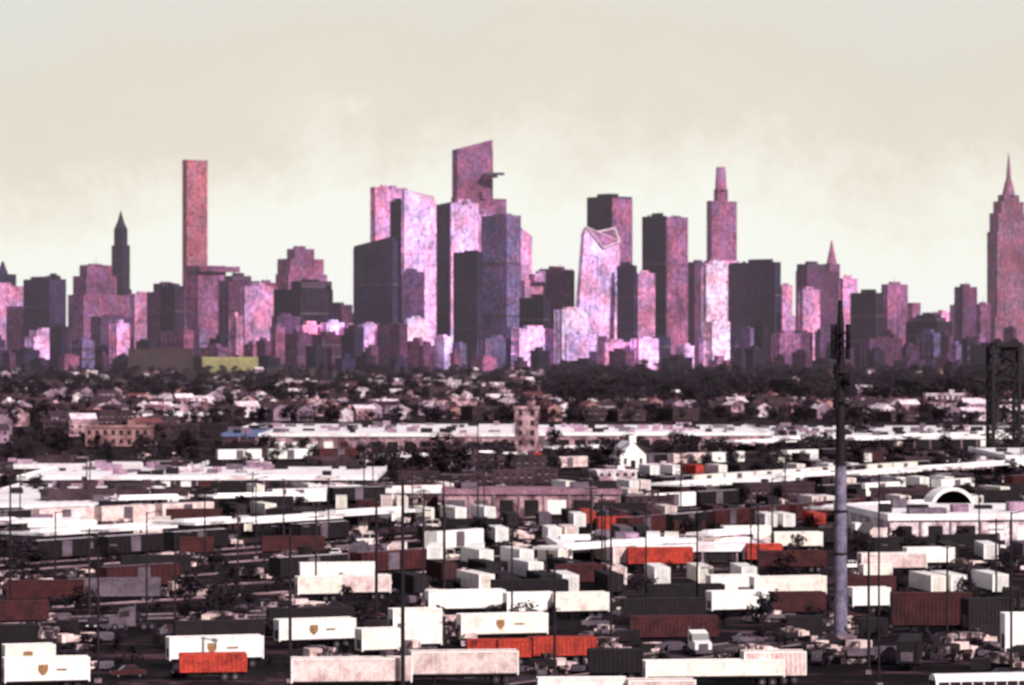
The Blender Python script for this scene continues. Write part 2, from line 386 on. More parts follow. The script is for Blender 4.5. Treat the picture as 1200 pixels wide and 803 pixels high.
# ---------------------------------------------------------------- houses
def house(wall,roof,w,dp,h,gable=True,seed=0):
    mb=MB(); mb.box(0,0,0,w,dp,h,wall,top=roof)
    if gable:
        e=.5; hw=w/2+e; hd=dp/2+e; rz=h+w*.28
        mb.face([(-hw,-hd,h-.2),(-hw,hd,h-.2),(0,hd,rz),(0,-hd,rz)][::-1],roof); mb.face([(hw,-hd,h-.2),(hw,hd,h-.2),(0,hd,rz),(0,-hd,rz)],roof)
        mb.face([(-w/2,-dp/2,h),(w/2,-dp/2,h),(0,-dp/2,rz-.2)],wall); mb.face([(w/2,dp/2,h),(-w/2,dp/2,h),(0,dp/2,rz-.2)],wall)
        mb.box(w*.2,dp*.15,h,.9,.9,w*.3+1,'shingle_rust')
    else:
        for sx,sy,lx,ly in((0,-dp/2,w,.4),(0,dp/2,w,.4),(-w/2,0,.4,dp),(w/2,0,.4,dp)): mb.box(sx,sy,h-.3,lx+.42,ly,.9,wall)
        mb.box(w*.2,0,h,2.5,2.5,2.2,wall)
    fl=int(h/3)
    for f in range(fl):
        z=f*3+1
        n=max(2,int(w/2.8))
        for k in range(n):
            if f==0 and k==n//2: mb.box(-w/2+(k+.5)*w/n,-dp/2-.03,.1,1.1,.1,2.2,'dark_glass')
            else:
                mb.box(-w/2+(k+.5)*w/n,-dp/2-.03,z,1.1,.1,1.4,'dark_glass'); mb.box(-w/2+(k+.5)*w/n,-dp/2-.06,z-.14,1.4,.16,.12,'wall_white')
        n=max(2,int(dp/3))
        for s in(-1,1):
            for k in range(n): mb.box(s*(w/2+.03),-dp/2+(k+.5)*dp/n,z,.1,1.1,1.4,'dark_glass')
    if gable: mb.box(0,-dp/2-1,0,w*.7,1.8,.5,'concrete'); mb.box(0,-dp/2-1,2.7,w*.75,2,.2,roof)
    return mb.mesh('house')
HS=[]
for i,(a,b,c,d_,e,gb) in enumerate([('wall_white','shingle_dark',8,12,6.5,True),('wall_pink','shingle_white',8,11,7,True),('wall_white','shingle_white',9,13,6,True),('wall_lilac','shingle_white',10,12,6.5,True),
   ('wall_tan','shingle_rust',8,12,6.5,True),('wall_lilac','shingle_dark',9,14,6.5,True),('wall_white','roof_white',14,18,6,False),('wall_dark','roof_white',16,20,6,False),('wall_pink','shingle_white',12,14,7,False),('wall_dark','shingle_dark',18,14,7,False)]):
    HS.append(house(a,b,c,d_,e,gb))
names=['clapboard_house','clapboard_house','clapboard_house','clapboard_house','brick_house','clapboard_house','apartment_house','warehouse','apartment_house','warehouse']
for i in range(700):
    py=r.uniform(437,496) if r.random()<.88 else r.uniform(494,520); px=r.uniform(-110,1310)
    if px>640 and py<474 and r.random()<.5: continue
    if py>494 and 250<px: continue
    k=r.choice([0,1,2,3,4,5,5,7,7,4,6,8,9,9]); g=G(px,py); place(HS[k],names[k],g,r.choice([0,math.pi/2,math.pi])+.35+r.uniform(-.1,.1),(1,1,r.uniform(.8,1.1)))
for i in range(46):
    py=r.uniform(536,600); px=r.uniform(-60,1260); k=r.choice([6,7,7,9]); g=G(px,py)
    place(HS[k],'yard_office',g,.1+r.uniform(-.2,.3),(r.uniform(.4,1.0),r.uniform(.4,.8),r.uniform(.5,.75)))
# ---------------------------------------------------------------- large sheds
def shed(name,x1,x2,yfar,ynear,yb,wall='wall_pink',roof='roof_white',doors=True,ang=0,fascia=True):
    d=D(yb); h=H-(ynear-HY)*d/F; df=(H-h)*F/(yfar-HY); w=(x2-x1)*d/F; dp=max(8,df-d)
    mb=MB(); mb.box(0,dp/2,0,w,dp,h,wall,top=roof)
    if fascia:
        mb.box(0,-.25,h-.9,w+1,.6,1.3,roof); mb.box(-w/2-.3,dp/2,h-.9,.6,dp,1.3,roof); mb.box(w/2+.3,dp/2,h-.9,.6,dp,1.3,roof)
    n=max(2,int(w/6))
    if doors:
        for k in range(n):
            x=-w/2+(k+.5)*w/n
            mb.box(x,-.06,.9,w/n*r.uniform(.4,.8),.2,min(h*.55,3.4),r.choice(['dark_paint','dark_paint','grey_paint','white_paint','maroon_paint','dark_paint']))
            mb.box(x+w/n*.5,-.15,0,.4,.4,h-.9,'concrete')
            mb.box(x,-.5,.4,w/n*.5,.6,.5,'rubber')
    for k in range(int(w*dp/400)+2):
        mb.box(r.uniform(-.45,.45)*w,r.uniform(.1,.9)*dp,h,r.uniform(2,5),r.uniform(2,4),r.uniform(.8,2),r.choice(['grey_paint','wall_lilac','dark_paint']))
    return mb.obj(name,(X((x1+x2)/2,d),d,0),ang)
shed('long_warehouse',262,602,497,509,531)
shed('long_warehouse',632,900,498,508,528)
shed('long_warehouse',905,1330,499,512,526,'wall_dark',ang=.05)
shed('freight_platform_canopy',22,440,547,559,574,'wall_dark')
shed('freight_terminal',-60,128,567,592,606,'wall_white')
shed('freight_terminal',-60,230,541,546,556,'wall_dark')
shed('freight_terminal',520,726,570,575,607,'wall_pink',roof='shingle_pink')
shed('warehouse',368,520,568,574,590,'wall_lilac')
shed('warehouse',1040,1330,590,604,640,'wall_white',ang=.12)
shed('warehouse',660,905,630,641,662,'wall_dark',ang=.08)
shed('warehouse',1180,1330,525,535,555,'wall_white')
shed('warehouse',150,250,482,486,494,'wall_lilac')
shed('warehouse',0,90,603,609,622,'wall_pink')
shed('blue_roofed_shed',261,300,503,509,531.5,'wall_dark','blue_paint')
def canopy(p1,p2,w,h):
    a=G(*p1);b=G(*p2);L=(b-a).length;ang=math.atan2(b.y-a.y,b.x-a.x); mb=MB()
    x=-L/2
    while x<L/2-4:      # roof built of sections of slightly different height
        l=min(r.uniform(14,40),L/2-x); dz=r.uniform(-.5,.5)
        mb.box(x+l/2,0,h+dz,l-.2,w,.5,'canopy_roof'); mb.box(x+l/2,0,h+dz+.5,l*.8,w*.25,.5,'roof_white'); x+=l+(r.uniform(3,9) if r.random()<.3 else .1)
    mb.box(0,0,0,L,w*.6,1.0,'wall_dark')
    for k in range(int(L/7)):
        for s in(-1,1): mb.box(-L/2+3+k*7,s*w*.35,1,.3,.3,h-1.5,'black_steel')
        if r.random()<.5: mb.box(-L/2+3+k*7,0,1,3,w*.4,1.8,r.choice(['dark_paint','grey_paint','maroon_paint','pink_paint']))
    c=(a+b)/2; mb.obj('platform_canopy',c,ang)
canopy((25,653),(475,622),12,4.2); canopy((-60,640),(20,634),11,4)
canopy((775,588),(1215,556),13,4.2); canopy((850,532),(1240,520),18,4.5)
canopy((440,548),(595,545),14,4); canopy((640,537),(730,536),14,4); canopy((640,668),(890,650),7,4)
canopy((130,604),(360,598),9,4); canopy((960,618),(1080,610),9,4)
def block(name,x1,x2,yt,yb,wall,roof='shingle_dark',fh=3.6,dpx=.6,bw=3.2):
    d=D(yb); w=(x2-x1)*d/F; h=Z(yt,d); dp=w*dpx; mb=MB(); mb.box(0,dp/2,0,w,dp,h,wall,top=roof)
    mb.box(0,-.1,h-.5,w+1,.8,1.1,wall)
    for s in(-1,1): mb.box(s*w/2,dp/2,h-.5,.8,dp-.8,1.1,wall)
    for f in range(max(1,int(h/fh))):
        for k in range(int(w/bw)):
            mb.box(-w/2+(k+.5)*w/int(w/bw),-.04,f*fh+1.1,bw*.45,.15,fh*.5,'dark_glass'); mb.box(-w/2+(k+.5)*w/int(w/bw),-.12,f*fh+.95,bw*.55,.25,.14,'concrete')
    mb.box(w*.2,dp*.4,h,3,3,2.6,wall)
    return mb.obj(name,(X((x1+x2)/2,d),d,0))
block('brick_school',100,175,500,523,'wall_tan')
block('yellow_warehouse',237,300,419,436,'yellow_wall')
block('brick_warehouse',150,222,409,437,'wall_dark')
block('brick_tower_building',603,631,478,537,'wall_pink',dpx=.9)
block('white_office_building',330,372,447,458,'wall_white')
block('white_office_building',500,540,446,460,'wall_white')
block('white_office_building',1085,1130,462,484,'wall_white')
def chapel(px,yb,yt,w):
    d=D(yb); mb=MB(); h=4.5; hw=w/2
    mb.box(0,8,0,w,16,h,'white_paint'); rz=h+w*.5
    mb.face([(-hw-.4,-.4,h),(0,-.4,rz),(0,16.4,rz),(-hw-.4,16.4,h)],'roof_white'); mb.face([(hw+.4,-.4,h),(0,-.4,rz),(0,16.4,rz),(hw+.4,16.4,h)],'roof_white')
    mb.face([(-hw,0,h),(hw,0,h),(0,0,rz-.2)],'white_paint')
    mb.box(0,1.5,rz-1,2.2,2.2,3,'white_paint'); mb.cyl((0,1.5,rz+2),(0,1.5,Z(yt,d)),1.5,.05,4,'roof_white')
    mb.box(0,-.05,.1,1.6,.2,2.6,'dark_glass')
    for s in(-1,1): mb.box(s*w*.3,-.05,1.4,.9,.2,2,'dark_glass')
    mb.obj('white_chapel',(X(px,d),d,0),.2)
chapel(742,549,512,9)
def arched(px,yb,R,L,name='arched_shelter',rot=.25):
    mb=MB(); n=14
    for i in range(n):
        a0=math.pi*i/n;a1=math.pi*(i+1)/n
        for (ra,y0,y1,mt) in((R,0,L,'white_paint'),(R*.86,0.05,L,'dark_paint')):
            mb.face([(math.cos(a0)*ra,y0,math.sin(a0)*ra+1.5),(math.cos(a1)*ra,y0,math.sin(a1)*ra+1.5),(math.cos(a1)*ra,y1,math.sin(a1)*ra+1.5),(math.cos(a0)*ra,y1,math.sin(a0)*ra+1.5)],mt)
        mb.face([(math.cos(a0)*R,0,math.sin(a0)*R+1.5),(math.cos(a1)*R,0,math.sin(a1)*R+1.5),(math.cos(a1)*R*.86,0,math.sin(a1)*R*.86+1.5),(math.cos(a0)*R*.86,0,math.sin(a0)*R*.86+1.5)],'white_paint')
    mb.face([(math.cos(math.pi*i/n)*R*.86,L-.2,math.sin(math.pi*i/n)*R*.86+1.5) for i in range(n+1)],'dark_paint')
    for s in(-1,1): mb.box(s*R*.93,L/2,0,R*.14,L,1.5,'concrete')
    mb.obj(name,(X(px,D(yb)),D(yb),0),rot)
arched(1117,608,6,6)
# ---------------------------------------------------------------- vehicles
def wheels(mb,xs,w,rad=.52):
    for x in xs:
        for s in(-1,1):
            mb.cyl((x,s*(w/2-.5),rad),(x,s*(w/2),rad),rad,rad,14,'rubber'); mb.cyl((x,s*(w/2-.01),rad),(x,s*(w/2+.03),rad),rad*.5,rad*.45,10,'grey_paint')
def trailer_mesh(L,col,style='box',logo=False,hh=2.9,end=None):
    mb=MB(); w=2.55; z=1.15
    mb.box(0,0,z,L,w,hh,col)
    fr='white_paint' if col in('white_paint','cream_paint','pink_paint') else col
    for s in(-1,1):
        mb.box(0,s*(w/2+.01),z-.02,L+.06,.1,.22,'chassis' if style=='box' else col); mb.box(0,s*(w/2+.01),z+hh-.15,L+.06,.1,.2,fr)
        for e in(-1,1): mb.box(e*(L/2-.02),s*(w/2-.02),z-.01,.2,.2,hh+.06,fr)
        if style=='box':
            n=int(L/1.2)
            for k in range(1,n): mb.box(-L/2+k*L/n,s*(w/2+.012),z+.2,.06,.05,hh-.35,fr)
        else:
            n=int(L/.55)
            for k in range(1,n): mb.box(-L/2+k*L/n,s*(w/2+.03),z+.2,.2,.1,hh-.35,col)
        if logo:
            c=-L*.05; zz=z+hh*.52
            P=[(-.75,.8),(-.75,-.1),(-.4,-.6),(0,-.9),(.4,-.6),(.75,-.1),(.75,.8)]
            pts=[(c+a*.8,s*(w/2+.07),zz+b*.8) for a,b in P]
            mb.face(pts if s<0 else pts[::-1],'emblem')
            mb.box(c+L*.22,s*(w/2+.06),zz-.1,L*.12,.04,.22,'emblem')
    mb.box(L/2+.03,0,z+.1,.06,.06,hh-.25,'chassis')
    for yy in(-.75,-.35,.35,.75): mb.cyl((L/2+.06,yy,z+.1),(L/2+.06,yy,z+hh-.15),.03,.03,6,'grey_paint')
    if end: mb.box(L/2+.02,0,z+.05,.05,w-.3,hh-.15,end)
    mb.box(-L/2-.03,0,z+.3,.06,w*.6,hh*.4,'grey_paint')
    for s in(-.45,.45): mb.box(0,s,z-.35,L*.97,.14,.34,'chassis')
    wheels(mb,[L/2-1.4,L/2-2.7],2.5)
    mb.box(L/2-.1,0,.5,.12,2.2,.12,'chassis'); mb.box(L/2-.1,.7,.55,.08,.08,.4,'chassis'); mb.box(L/2-.1,-.7,.55,.08,.08,.4,'chassis')
    for s in(-.8,.8): mb.box(-L/2+2.8,s,.02,.14,.14,.95,'chassis'); mb.box(-L/2+2.8,s,.0,.4,.4,.08,'chassis')
    mb.box(L/2-3.9,0,.35,.05,2.3,.6,'rubber')
    return mb.mesh('semi_trailer')
def tractor(mb,x0,col):
    prof=[(-2.9,.9),(-2.9,1.9),(-1.5,2.15),(-1.1,3.0),(.6,3.4),(.9,3.3),(.9,.9)]
    w=2.3
    A=[(x0+a,-w/2,b) for a,b in prof];B=[(x0+a,w/2,b) for a,b in prof]
    mb.face(A,col);mb.face(B[::-1],col)
    n=len(prof)
    for i in range(n):
        j=(i+1)%n; mb.face([A[j],A[i],B[i],B[j]],'dark_glass' if i==2 else col)
    for s in(-1,1):
        mb.box(x0-.4,s*(w/2+.02),2.0,1.0,.05,.8,'dark_glass'); mb.cyl((x0+1.1,s*.95,1),(x0+1.1,s*.95,3.8),.09,.09,8,'grey_paint'); mb.cyl((x0-.4,s*1.05,.75),(x0+1,s*1.05,.75),.33,.33,10,'grey_paint')
        mb.box(x0-1.1,s*(w/2+.25),2.1,.12,.2,.7,'dark_paint')
    mb.box(x0-3.0,0,.5,.25,2.3,.5,'grey_paint'); mb.box(x0-2.95,0,1.05,.1,1.3,.75,'grey_paint')
    mb.box(x0+1.6,0,.65,4.8,.9,.25,'chassis'); wheels(mb,[x0-2.0,x0+2.2,x0+3.4],2.4)
def tractor_mesh(col):
    mb=MB(); tractor(mb,0,col); return mb.mesh('truck_tractor')
def car_mesh(col,van=False):
    mb=MB(); w=1.8
    low=[(-2.2,.35),(-2.25,.75),(-1.2,.95),(1.3,.98),(2.2,.85),(2.2,.35)]
    top=[(-1.2,.95),(-.5,1.45),(.9,1.47),(1.5,.97)] if not van else [(-1.5,.95),(-1.0,1.9),(2.1,1.95),(2.18,.86)]
    for prof,ww,mt in((low,w,col),(top,w*.86,'dark_glass')):
        A=[(a,-ww/2,b) for a,b in prof];B=[(a,ww/2,b) for a,b in prof]
        mb.face(A,mt);mb.face(B[::-1],mt)
        for i in range(len(prof)):
            j=(i+1)%len(prof); mb.face([A[j],A[i],B[i],B[j]],mt)
    (a0,z0),(a1,z1)=top[1],top[2]
    mb.box((a0+a1)/2,0,z0-.03,a1-a0,w*.84,.1,col)
    for s in(-1,1):
        for xx in(a0,(a0+a1)/2,a1): mb.box(xx,s*w*.435,.93,.09,.05,z0-.93,col)
    mb.box(-2.24,.6,.6,.08,.35,.15,'white_paint');mb.box(-2.24,-.6,.6,.08,.35,.15,'white_paint');mb.box(2.2,.65,.65,.06,.3,.15,'red_paint');mb.box(2.2,-.65,.65,.06,.3,.15,'red_paint')
    wheels(mb,[-1.35,1.35],1.8,.33); return mb.mesh('parked_car')
def bus_mesh():
    mb=MB(); L=12;w=2.55; prof=[]
    for a in range(7):
        t=math.pi*a/6; prof.append((math.cos(t)*w/2,2.6+math.sin(t)*.75))
    prof=[(w/2,.45)]+prof+[(-w/2,.45)]
    A=[(-L/2,a,b) for a,b in prof];B=[(L/2,a,b) for a,b in prof]
    for i in range(len(prof)):
        j=(i+1)%len(prof); mb.face([A[i],A[j],B[j],B[i]],'white_paint')
    mb.face(A,'white_paint');mb.face(B[::-1],'white_paint')
    for s in(-1,1):
        for k in range(8): mb.box(-L/2+1+k*1.4,s*(w/2+.01),1.6,1.25,.05,.85,'dark_glass')
    mb.box(-L/2-.02,0,1.3,.05,2.2,1.3,'dark_glass'); wheels(mb,[-3.8,3.4],2.55,.5); return mb.mesh('coach_bus')
cache={}
placed=[]
def trailer(x1,x2,yb,col,rot=.2,logo=False,style='box',hh=2.9,name=None,end=None,L=None):
    d=D(yb)
    if L is None: L=((x2-x1)*d/F-2.5*abs(math.sin(rot)))/math.cos(rot)
    L=max(5,min(17,round(L,1)))
    key=(L,col,logo,style,hh,end)
    if key not in cache: cache[key]=trailer_mesh(L,col,style,logo,hh,end)
    x=X((x1+x2)/2,d); y=d+L/2*abs(math.sin(rot))+1.2
    placed.append((x,y,L*.5+1))
    nm=name or ('semi_trailer' if style=='box' else 'container_on_chassis')
    place(cache[key],nm,(x,y,0),rot)
W='white_paint';C='cream_paint';PK='pink_paint';R_='red_paint';MA='maroon_paint';DK='dark_paint';TN='tan_paint'
trailer(193,306,785,W,.28,True); trailer(208,288,799,R_,.14,style='c',hh=2.2)
trailer(320,415,762,W,.36,True); trailer(416,470,774,C,.4); trailer(466,517,767,W,.3)
trailer(455,517,748,C,.3); trailer(498,592,724,W,.25); trailer(535,642,755,C,.28,True)
trailer(546,622,781,R_,.1,style='c',hh=2.2); trailer(622,699,779,R_,.16,style='c',hh=2.3)
trailer(590,650,727,W,.25); trailer(645,714,727,C,.28)
trailer(340,482,812,PK,.08); trailer(480,607,803,PK,.12)
trailer(630,735,838,W,.05); trailer(730,945,806,C,.1,L=17,end='red_paint',hh=2.0); trailer(735,815,840,PK,.1)
trailer(870,945,803,PK,.12,style='c',end='red_paint')
trailer(0,62,795,C,.3,True); trailer(0,102,812,W,.24,True)
trailer(829,905,725,W,.3); trailer(880,970,706,C,.25); trailer(905,968,726,MA,.15,style='c'); trailer(829,890,704,W,.25)
trailer(1046,1140,742,MA,.05,style='c',hh=4.6); trailer(1138,1182,748,DK,.3,style='c',hh=4.4,L=7); trailer(1176,1250,774,W,.1,hh=5)
trailer(1000,1040,720,W,.2,L=6)
trailer(345,400,706,C,.25); trailer(395,457,704,PK,.22); trailer(350,440,688,W,.15)
trailer(735,812,668,R_,.1,style='c');trailer(650,720,690,MA,.1,style='c'); trailer(990,1050,705,MA,.1,style='c'); trailer(700,760,628,R_,.1,style='c')
for a,b,y in[(655,715,652),(700,760,660),(820,880,655),(846,905,640),(1000,1060,636),(905,965,648),(1060,1120,668),(1010,1045,690)]: trailer(a,b,y,r.choice([W,C,PK]),.2)
place(tractor_mesh(W),'truck_tractor',G(818,768),math.pi/2+.2); placed.append((*G(818,768)[:2],5))
place(bus_mesh(),'coach_bus',G(1150,822),.2)
place(tractor_mesh('grey_paint'),'truck_tractor',G(150,738),.2)
def boxcar(col):
    mb=MB();L=15.5;w=3
    mb.box(0,0,1.1,L,w,3.4,col,top='roof_white' if col!='maroon_paint' else col)
    n=13
    for s in(-1,1):
        for k in range(n+1): mb.box(-L/2+k*L/n,s*(w/2+.04),1.1,.12,.1,3.3,col)
        mb.box(0,s*(w/2+.07),1.25,2.6,.12,3.0,'grey_paint')
    mb.box(0,0,4.5,L,.7,.12,'grey_paint'); mb.box(0,0,.8,L+1,.5,.3,'chassis')
    wheels(mb,[-6,-4.4,4.4,6],2,.45)
    for s in(-1,1): mb.box(s*5.2,0,.5,2.6,1.9,.35,'chassis')
    return mb.mesh('freight_boxcar')
BC={c:boxcar(c) for c in(W,PK,MA,DK,C)}
def line(p1,p2,cols,name='freight_boxcar',gap=1.2,prob=1):
    a=G(*p1);b=G(*p2);L=(b-a).length;n=int(L/(15.5+gap));ang=math.atan2(b.y-a.y,b.x-a.x)
    for k in range(n):
        if r.random()>prob: continue
        q=a+(b-a)*((k+.5)/n); c=r.choice(cols)
        place(BC[c],name,q,ang)
        placed.append((q.x,q.y,8))
line((30,662),(475,630),[DK,DK,MA,DK],prob=.6); line((-40,624),(250,610),[DK,PK,W],prob=.85)
line((770,578),(1210,548),[W,DK,C,PK],prob=.85); line((760,600),(1260,572),[DK,DK,W,MA],prob=.6)
line((725,632),(1010,606),[MA,MA,DK]); line((240,596),(520,588),[DK,MA,PK,W],prob=.7)
line((0,680),(420,650),[DK,DK,MA],prob=.4); line((0,704),(500,672),[DK,DK,MA],prob=.35)
line((500,650),(740,630),[DK,PK,W],prob=.5); line((440,560),(600,555),[DK,PK],prob=.6)
line((640,552),(1000,540),[DK,W,DK,PK],prob=.65); line((250,542),(600,538),[DK,W,MA,PK],prob=.7)
def tracks(lines):
    mb=MB()
    for p1,p2 in lines:
        a=G(*p1);b=G(*p2);ext=(b-a).normalized()*60;a-=ext;b+=ext;L=(b-a).length;ang=math.atan2(b.y-a.y,b.x-a.x);c=(a+b)/2
        mb.box(c.x,c.y,-.1,L,3.6,.25,'ballast',ang)
        nn=Vector((-math.sin(ang),math.cos(ang),0))
        for s in(-.72,.72): q=c+nn*s; mb.box(q.x,q.y,.22,L,.18,.17,'rail_steel',ang)
        for k in range(int(L/1.5)): q=a+(b-a)*(k*1.5/L); mb.box(q.x,q.y,.12,.25,2.5,.1,'bark',ang)
    mb.obj('rail_tracks')
tracks([((30,662),(475,630)),((-40,624),(250,610)),((0,672),(420,640)),((0,680),(420,650)),((0,690),(480,660)),((0,704),(500,672)),((0,718),(420,690)),((770,578),(1210,548)),((760,600),(1260,572)),((725,632),(1010,606))])
def road(name,p1,p2,w):
    a=G(*p1);b=G(*p2);L=(b-a).length;ang=math.atan2(b.y-a.y,b.x-a.x);c=(a+b)/2;nn=Vector((-math.sin(ang),math.cos(ang),0));mb=MB()
    mb.box(c.x,c.y,-.2,L,w,.22,'asphalt',ang)
    for s in(-1,1):
        q=c+nn*s*(w/2+.15); mb.box(q.x,q.y,-.2,L,.3,.34,'concrete',ang); q=c+nn*s*(w/2-.4); mb.box(q.x,q.y,.0,L,.15,.026,'road_paint',ang)
    for k in range(int(L/9)): q=a+(b-a)*((k+.5)*9/L); mb.box(q.x,q.y,.0,3,.15,.026,'road_paint',ang)
    mb.obj(name)
road('road',(560,800),(1300,700),9); road('road',(-200,735),(420,715),8)
def free(x,y,rad): return all((x-a)**2+((y-b)*.6)**2>(rad*.6+c*.7)**2 for a,b,c in placed)
TL={}
for c in (W,C,PK,DK,MA,'grey_paint',R_):
    TL[c]=trailer_mesh(12.2,c,'box' if c in(W,C,PK) else 'c',False,2.8)
def endrow(px,py,n,ang,cols,prob=.8):
    g=G(px,py); u=Vector((math.cos(ang),math.sin(ang),0))
    for k in range(n):
        q=g+u*(k*3.7)
        if r.random()<prob and free(q.x,q.y,1.2):
            c=r.choice(cols); q=q+Vector((-u.y,u.x,0))*r.uniform(-1,1.5)
            place(TL[c],'semi_trailer' if c in(W,C,PK) else 'container_on_chassis',q,ang-math.pi/2+r.uniform(-.03,.03))
            if k%2==0: placed.append((q.x,q.y,6))
for px,py,n in [(500,640,14),(250,628,9),(560,668,9),(700,648,10),(900,600,16),(1010,622,14),(840,622,9),(420,662,7),(610,700,7),(1060,700,6),(130,612,12),(400,600,10),(960,576,14),(20,590,12),(700,590,10),(660,580,9),(1110,660,9),(480,700,5),(430,545,20),(760,560,20),(900,545,20),(1050,555,16),(300,585,16),(780,612,12),(1000,590,12),(560,622,12),(460,615,8),(650,618,8),(1150,620,12),(60,600,9),(720,690,7),(520,685,7)]:
    endrow(px,py,n,r.uniform(-.05,.35),[W,C,PK,W,DK,MA,DK,R_ if r.random()<.3 else 'grey_paint'],.75)
cnt=0
for i in range(1500):
    py=r.uniform(600,800) if r.random()<.4 else r.uniform(578,680); px=r.uniform(-100,1300)
    g=G(px,py); L=r.choice([6.5,12.2,12.2,14.6])
    if cnt<60 and free(g.x,g.y,L*.5+2):
        col=r.choice([W,C,PK,DK,DK,DK,DK,MA,MA,MA,R_])
        if py>690 or (px<330 and py>640): col=r.choice([DK,DK,MA,DK,'grey_paint'])
        st='box' if col in(W,C,PK) else 'c'
        trailer(px-5,px+5,py,col,r.choice([.15,.2,.25,.1,1.4]),style=st,L=L,hh=2.8); cnt+=1
CM=[car_mesh(c,v) for c,v in((W,False),('grey_paint',False),(MA,False),(DK,False),(W,True),(DK,False),(C,True))]
cnt=0
for i in range(900):
    py=r.uniform(545,800); px=r.uniform(-80,1280); g=G(px,py)
    if px<360 and 640<py<725: continue
    if cnt<90 and free(g.x,g.y,3):
        k=r.choice([1,2,3,5,1,3]) if py>700 else r.randrange(7); place(CM[k],'parked_van' if k in(4,6) else 'parked_car',g,r.choice([.2,1.5,.2+math.pi])+r.uniform(-.1,.1)); placed.append((g.x,g.y,2.5)); cnt+=1
def pile(seed):
    rr=random.Random(seed); mb=MB()
    for k in range(26):
        a=rr.uniform(0,6.28); e=rr.uniform(0,3.2); s=rr.uniform(.4,1.5); t=rr.uniform(0,3)
        mb.box(math.cos(a)*e*1.6,math.sin(a)*e,max(0,(3.2-e)*rr.uniform(-.1,.6)),s*rr.uniform(1,2.5),s,s*rr.uniform(.3,1),rr.choice(['rubble','rubble','dark_paint','grey_paint','pink_paint']),t)
    return mb.mesh('debris_pile')
PL=[pile(s) for s in range(5)]
for i in range(230):
    px=r.uniform(-60,1260); py=r.uniform(535,790); g=G(px,py)
    if free(g.x,g.y,2): place(PL[r.randrange(5)],'debris_pile',g,r.uniform(0,.6),(r.uniform(.8,1.8),1,r.uniform(.6,1.2))); placed.append((g.x,g.y,3))
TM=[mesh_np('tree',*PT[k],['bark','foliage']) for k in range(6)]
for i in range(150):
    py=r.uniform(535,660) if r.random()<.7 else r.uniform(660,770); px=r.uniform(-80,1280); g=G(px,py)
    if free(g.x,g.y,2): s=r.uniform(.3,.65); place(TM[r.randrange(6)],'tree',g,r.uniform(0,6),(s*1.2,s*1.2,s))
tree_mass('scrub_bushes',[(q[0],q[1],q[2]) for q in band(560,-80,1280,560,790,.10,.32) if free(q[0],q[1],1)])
# ---------------------------------------------------------------- poles
def lamp(px,yt,yb,rad=.16,arm=1):
    d=D(yb);h=Z(yt,d);mb=MB(); mb.cyl((0,0,0),(0,0,h),rad,rad*.6,8,'black_steel'); mb.box(0,0,0,.7,.7,.5,'concrete')
    for s in ((-1,1) if arm==2 else (1,)):
        mb.cyl((0,0,h-.2),(s*1.8,0,h+.15),.07,.05,6,'black_steel'); mb.box(s*2.0,0,h+.05,.8,.35,.18,'grey_paint')
    mb.obj('street_lamp',(X(px,d),d,0),r.uniform(-.4,.4))
for a in [(340,618,800,.24,2),(472,562,812,.28,2),(441,572,735,.28,2),(115,640,800,.18,1),(205,625,745,.18,1),(172,600,735,.17,1),(520,560,700,.2,2),(650,660,790,.2,1),(716,600,760,.2,2),(757,590,690,.2,1),(817,600,730,.2,1),(12,560,730,.2,1),(240,575,660,.2,2),(1018,640,790,.22,1),(1030,560,805,.16,2),(880,590,690,.2,1),(560,480,640,.18,1),(905,560,660,.2,1),(1110,640,760,.2,2),(300,560,655,.18,1),(65,600,700,.18,1),(600,620,735,.18,1),(385,560,640,.18,2),(1185,600,800,.18,1)]: lamp(*a)
def utility(px,yt,yb):
    d=D(yb);h=Z(yt,d);mb=MB(); mb.cyl((0,0,0),(0,0,h),.2,.13,7,'bark')
    for z in(h-.6,h-1.8): mb.box(0,0,z,2.6,.14,.16,'bark')
    for z in(h-.44,h-1.64):
        for xx in(-1.2,-.5,.5,1.2): mb.cyl((xx,0,z),(xx,0,z+.22),.05,.04,6,'grey_paint')
    mb.cyl((.35,0,h-3.2),(.35,0,h-2.2),.25,.25,8,'grey_paint')
    mb.obj('utility_pole',(X(px,d),d,0),.3)
for k in range(34):
    yb=r.uniform(545,720); utility(r.uniform(-40,1240),yb-r.uniform(60,75)*(yb-HY)/200,yb)
d=D(748); mb=MB(); ht=Z(352,d)
mb.cyl((0,0,0),(0,0,Z(545,d)),1.0,.8,16,'steel_pole'); mb.cyl((0,0,Z(545,d)),(0,0,Z(372,d)),.72,.5,14,'dark_paint'); mb.cyl((0,0,Z(372,d)),(0,0,ht),.42,.3,8,'black_steel')
for y in(390,400,412,436,470):
    z=Z(y,d); mb.cyl((0,0,z-.15),(0,0,z+.15),1.15,1.15,12,'black_steel')
    for k in range(9):
        t=k*2*math.pi/9
        if y>430 and k%3: continue
        cx,cy=math.cos(t)*1.3,math.sin(t)*1.3; mb.box(cx,cy,z-1.1,.32,.18,2.3,'black_steel',t+math.pi/2)
for y in (545,600,650): mb.cyl((0,0,Z(y,d)),(0,0,Z(y,d)+.3),1.02,1.02,16,'black_steel')
mb.cyl((.9,-.6,Z(445,d)),(1.6,-1.2,Z(445,d)),.9,.9,14,'black_steel')
for k in range(60): mb.box(.95 if k<30 else .78,0,1+k*.68,.5,.06,.06,'black_steel')
mb.box(0,0,0,4,4,.4,'concrete'); mb.box(-5,2,0,5,3,3,'dark_paint'); mb.box(5,3,0,4,2.6,2.6,'dark_paint')
mb.obj('cell_tower_monopole',(X(985,d),d,0))
d=D(540); mb=MB(); ht=Z(398,d); w=9.5; dp=8
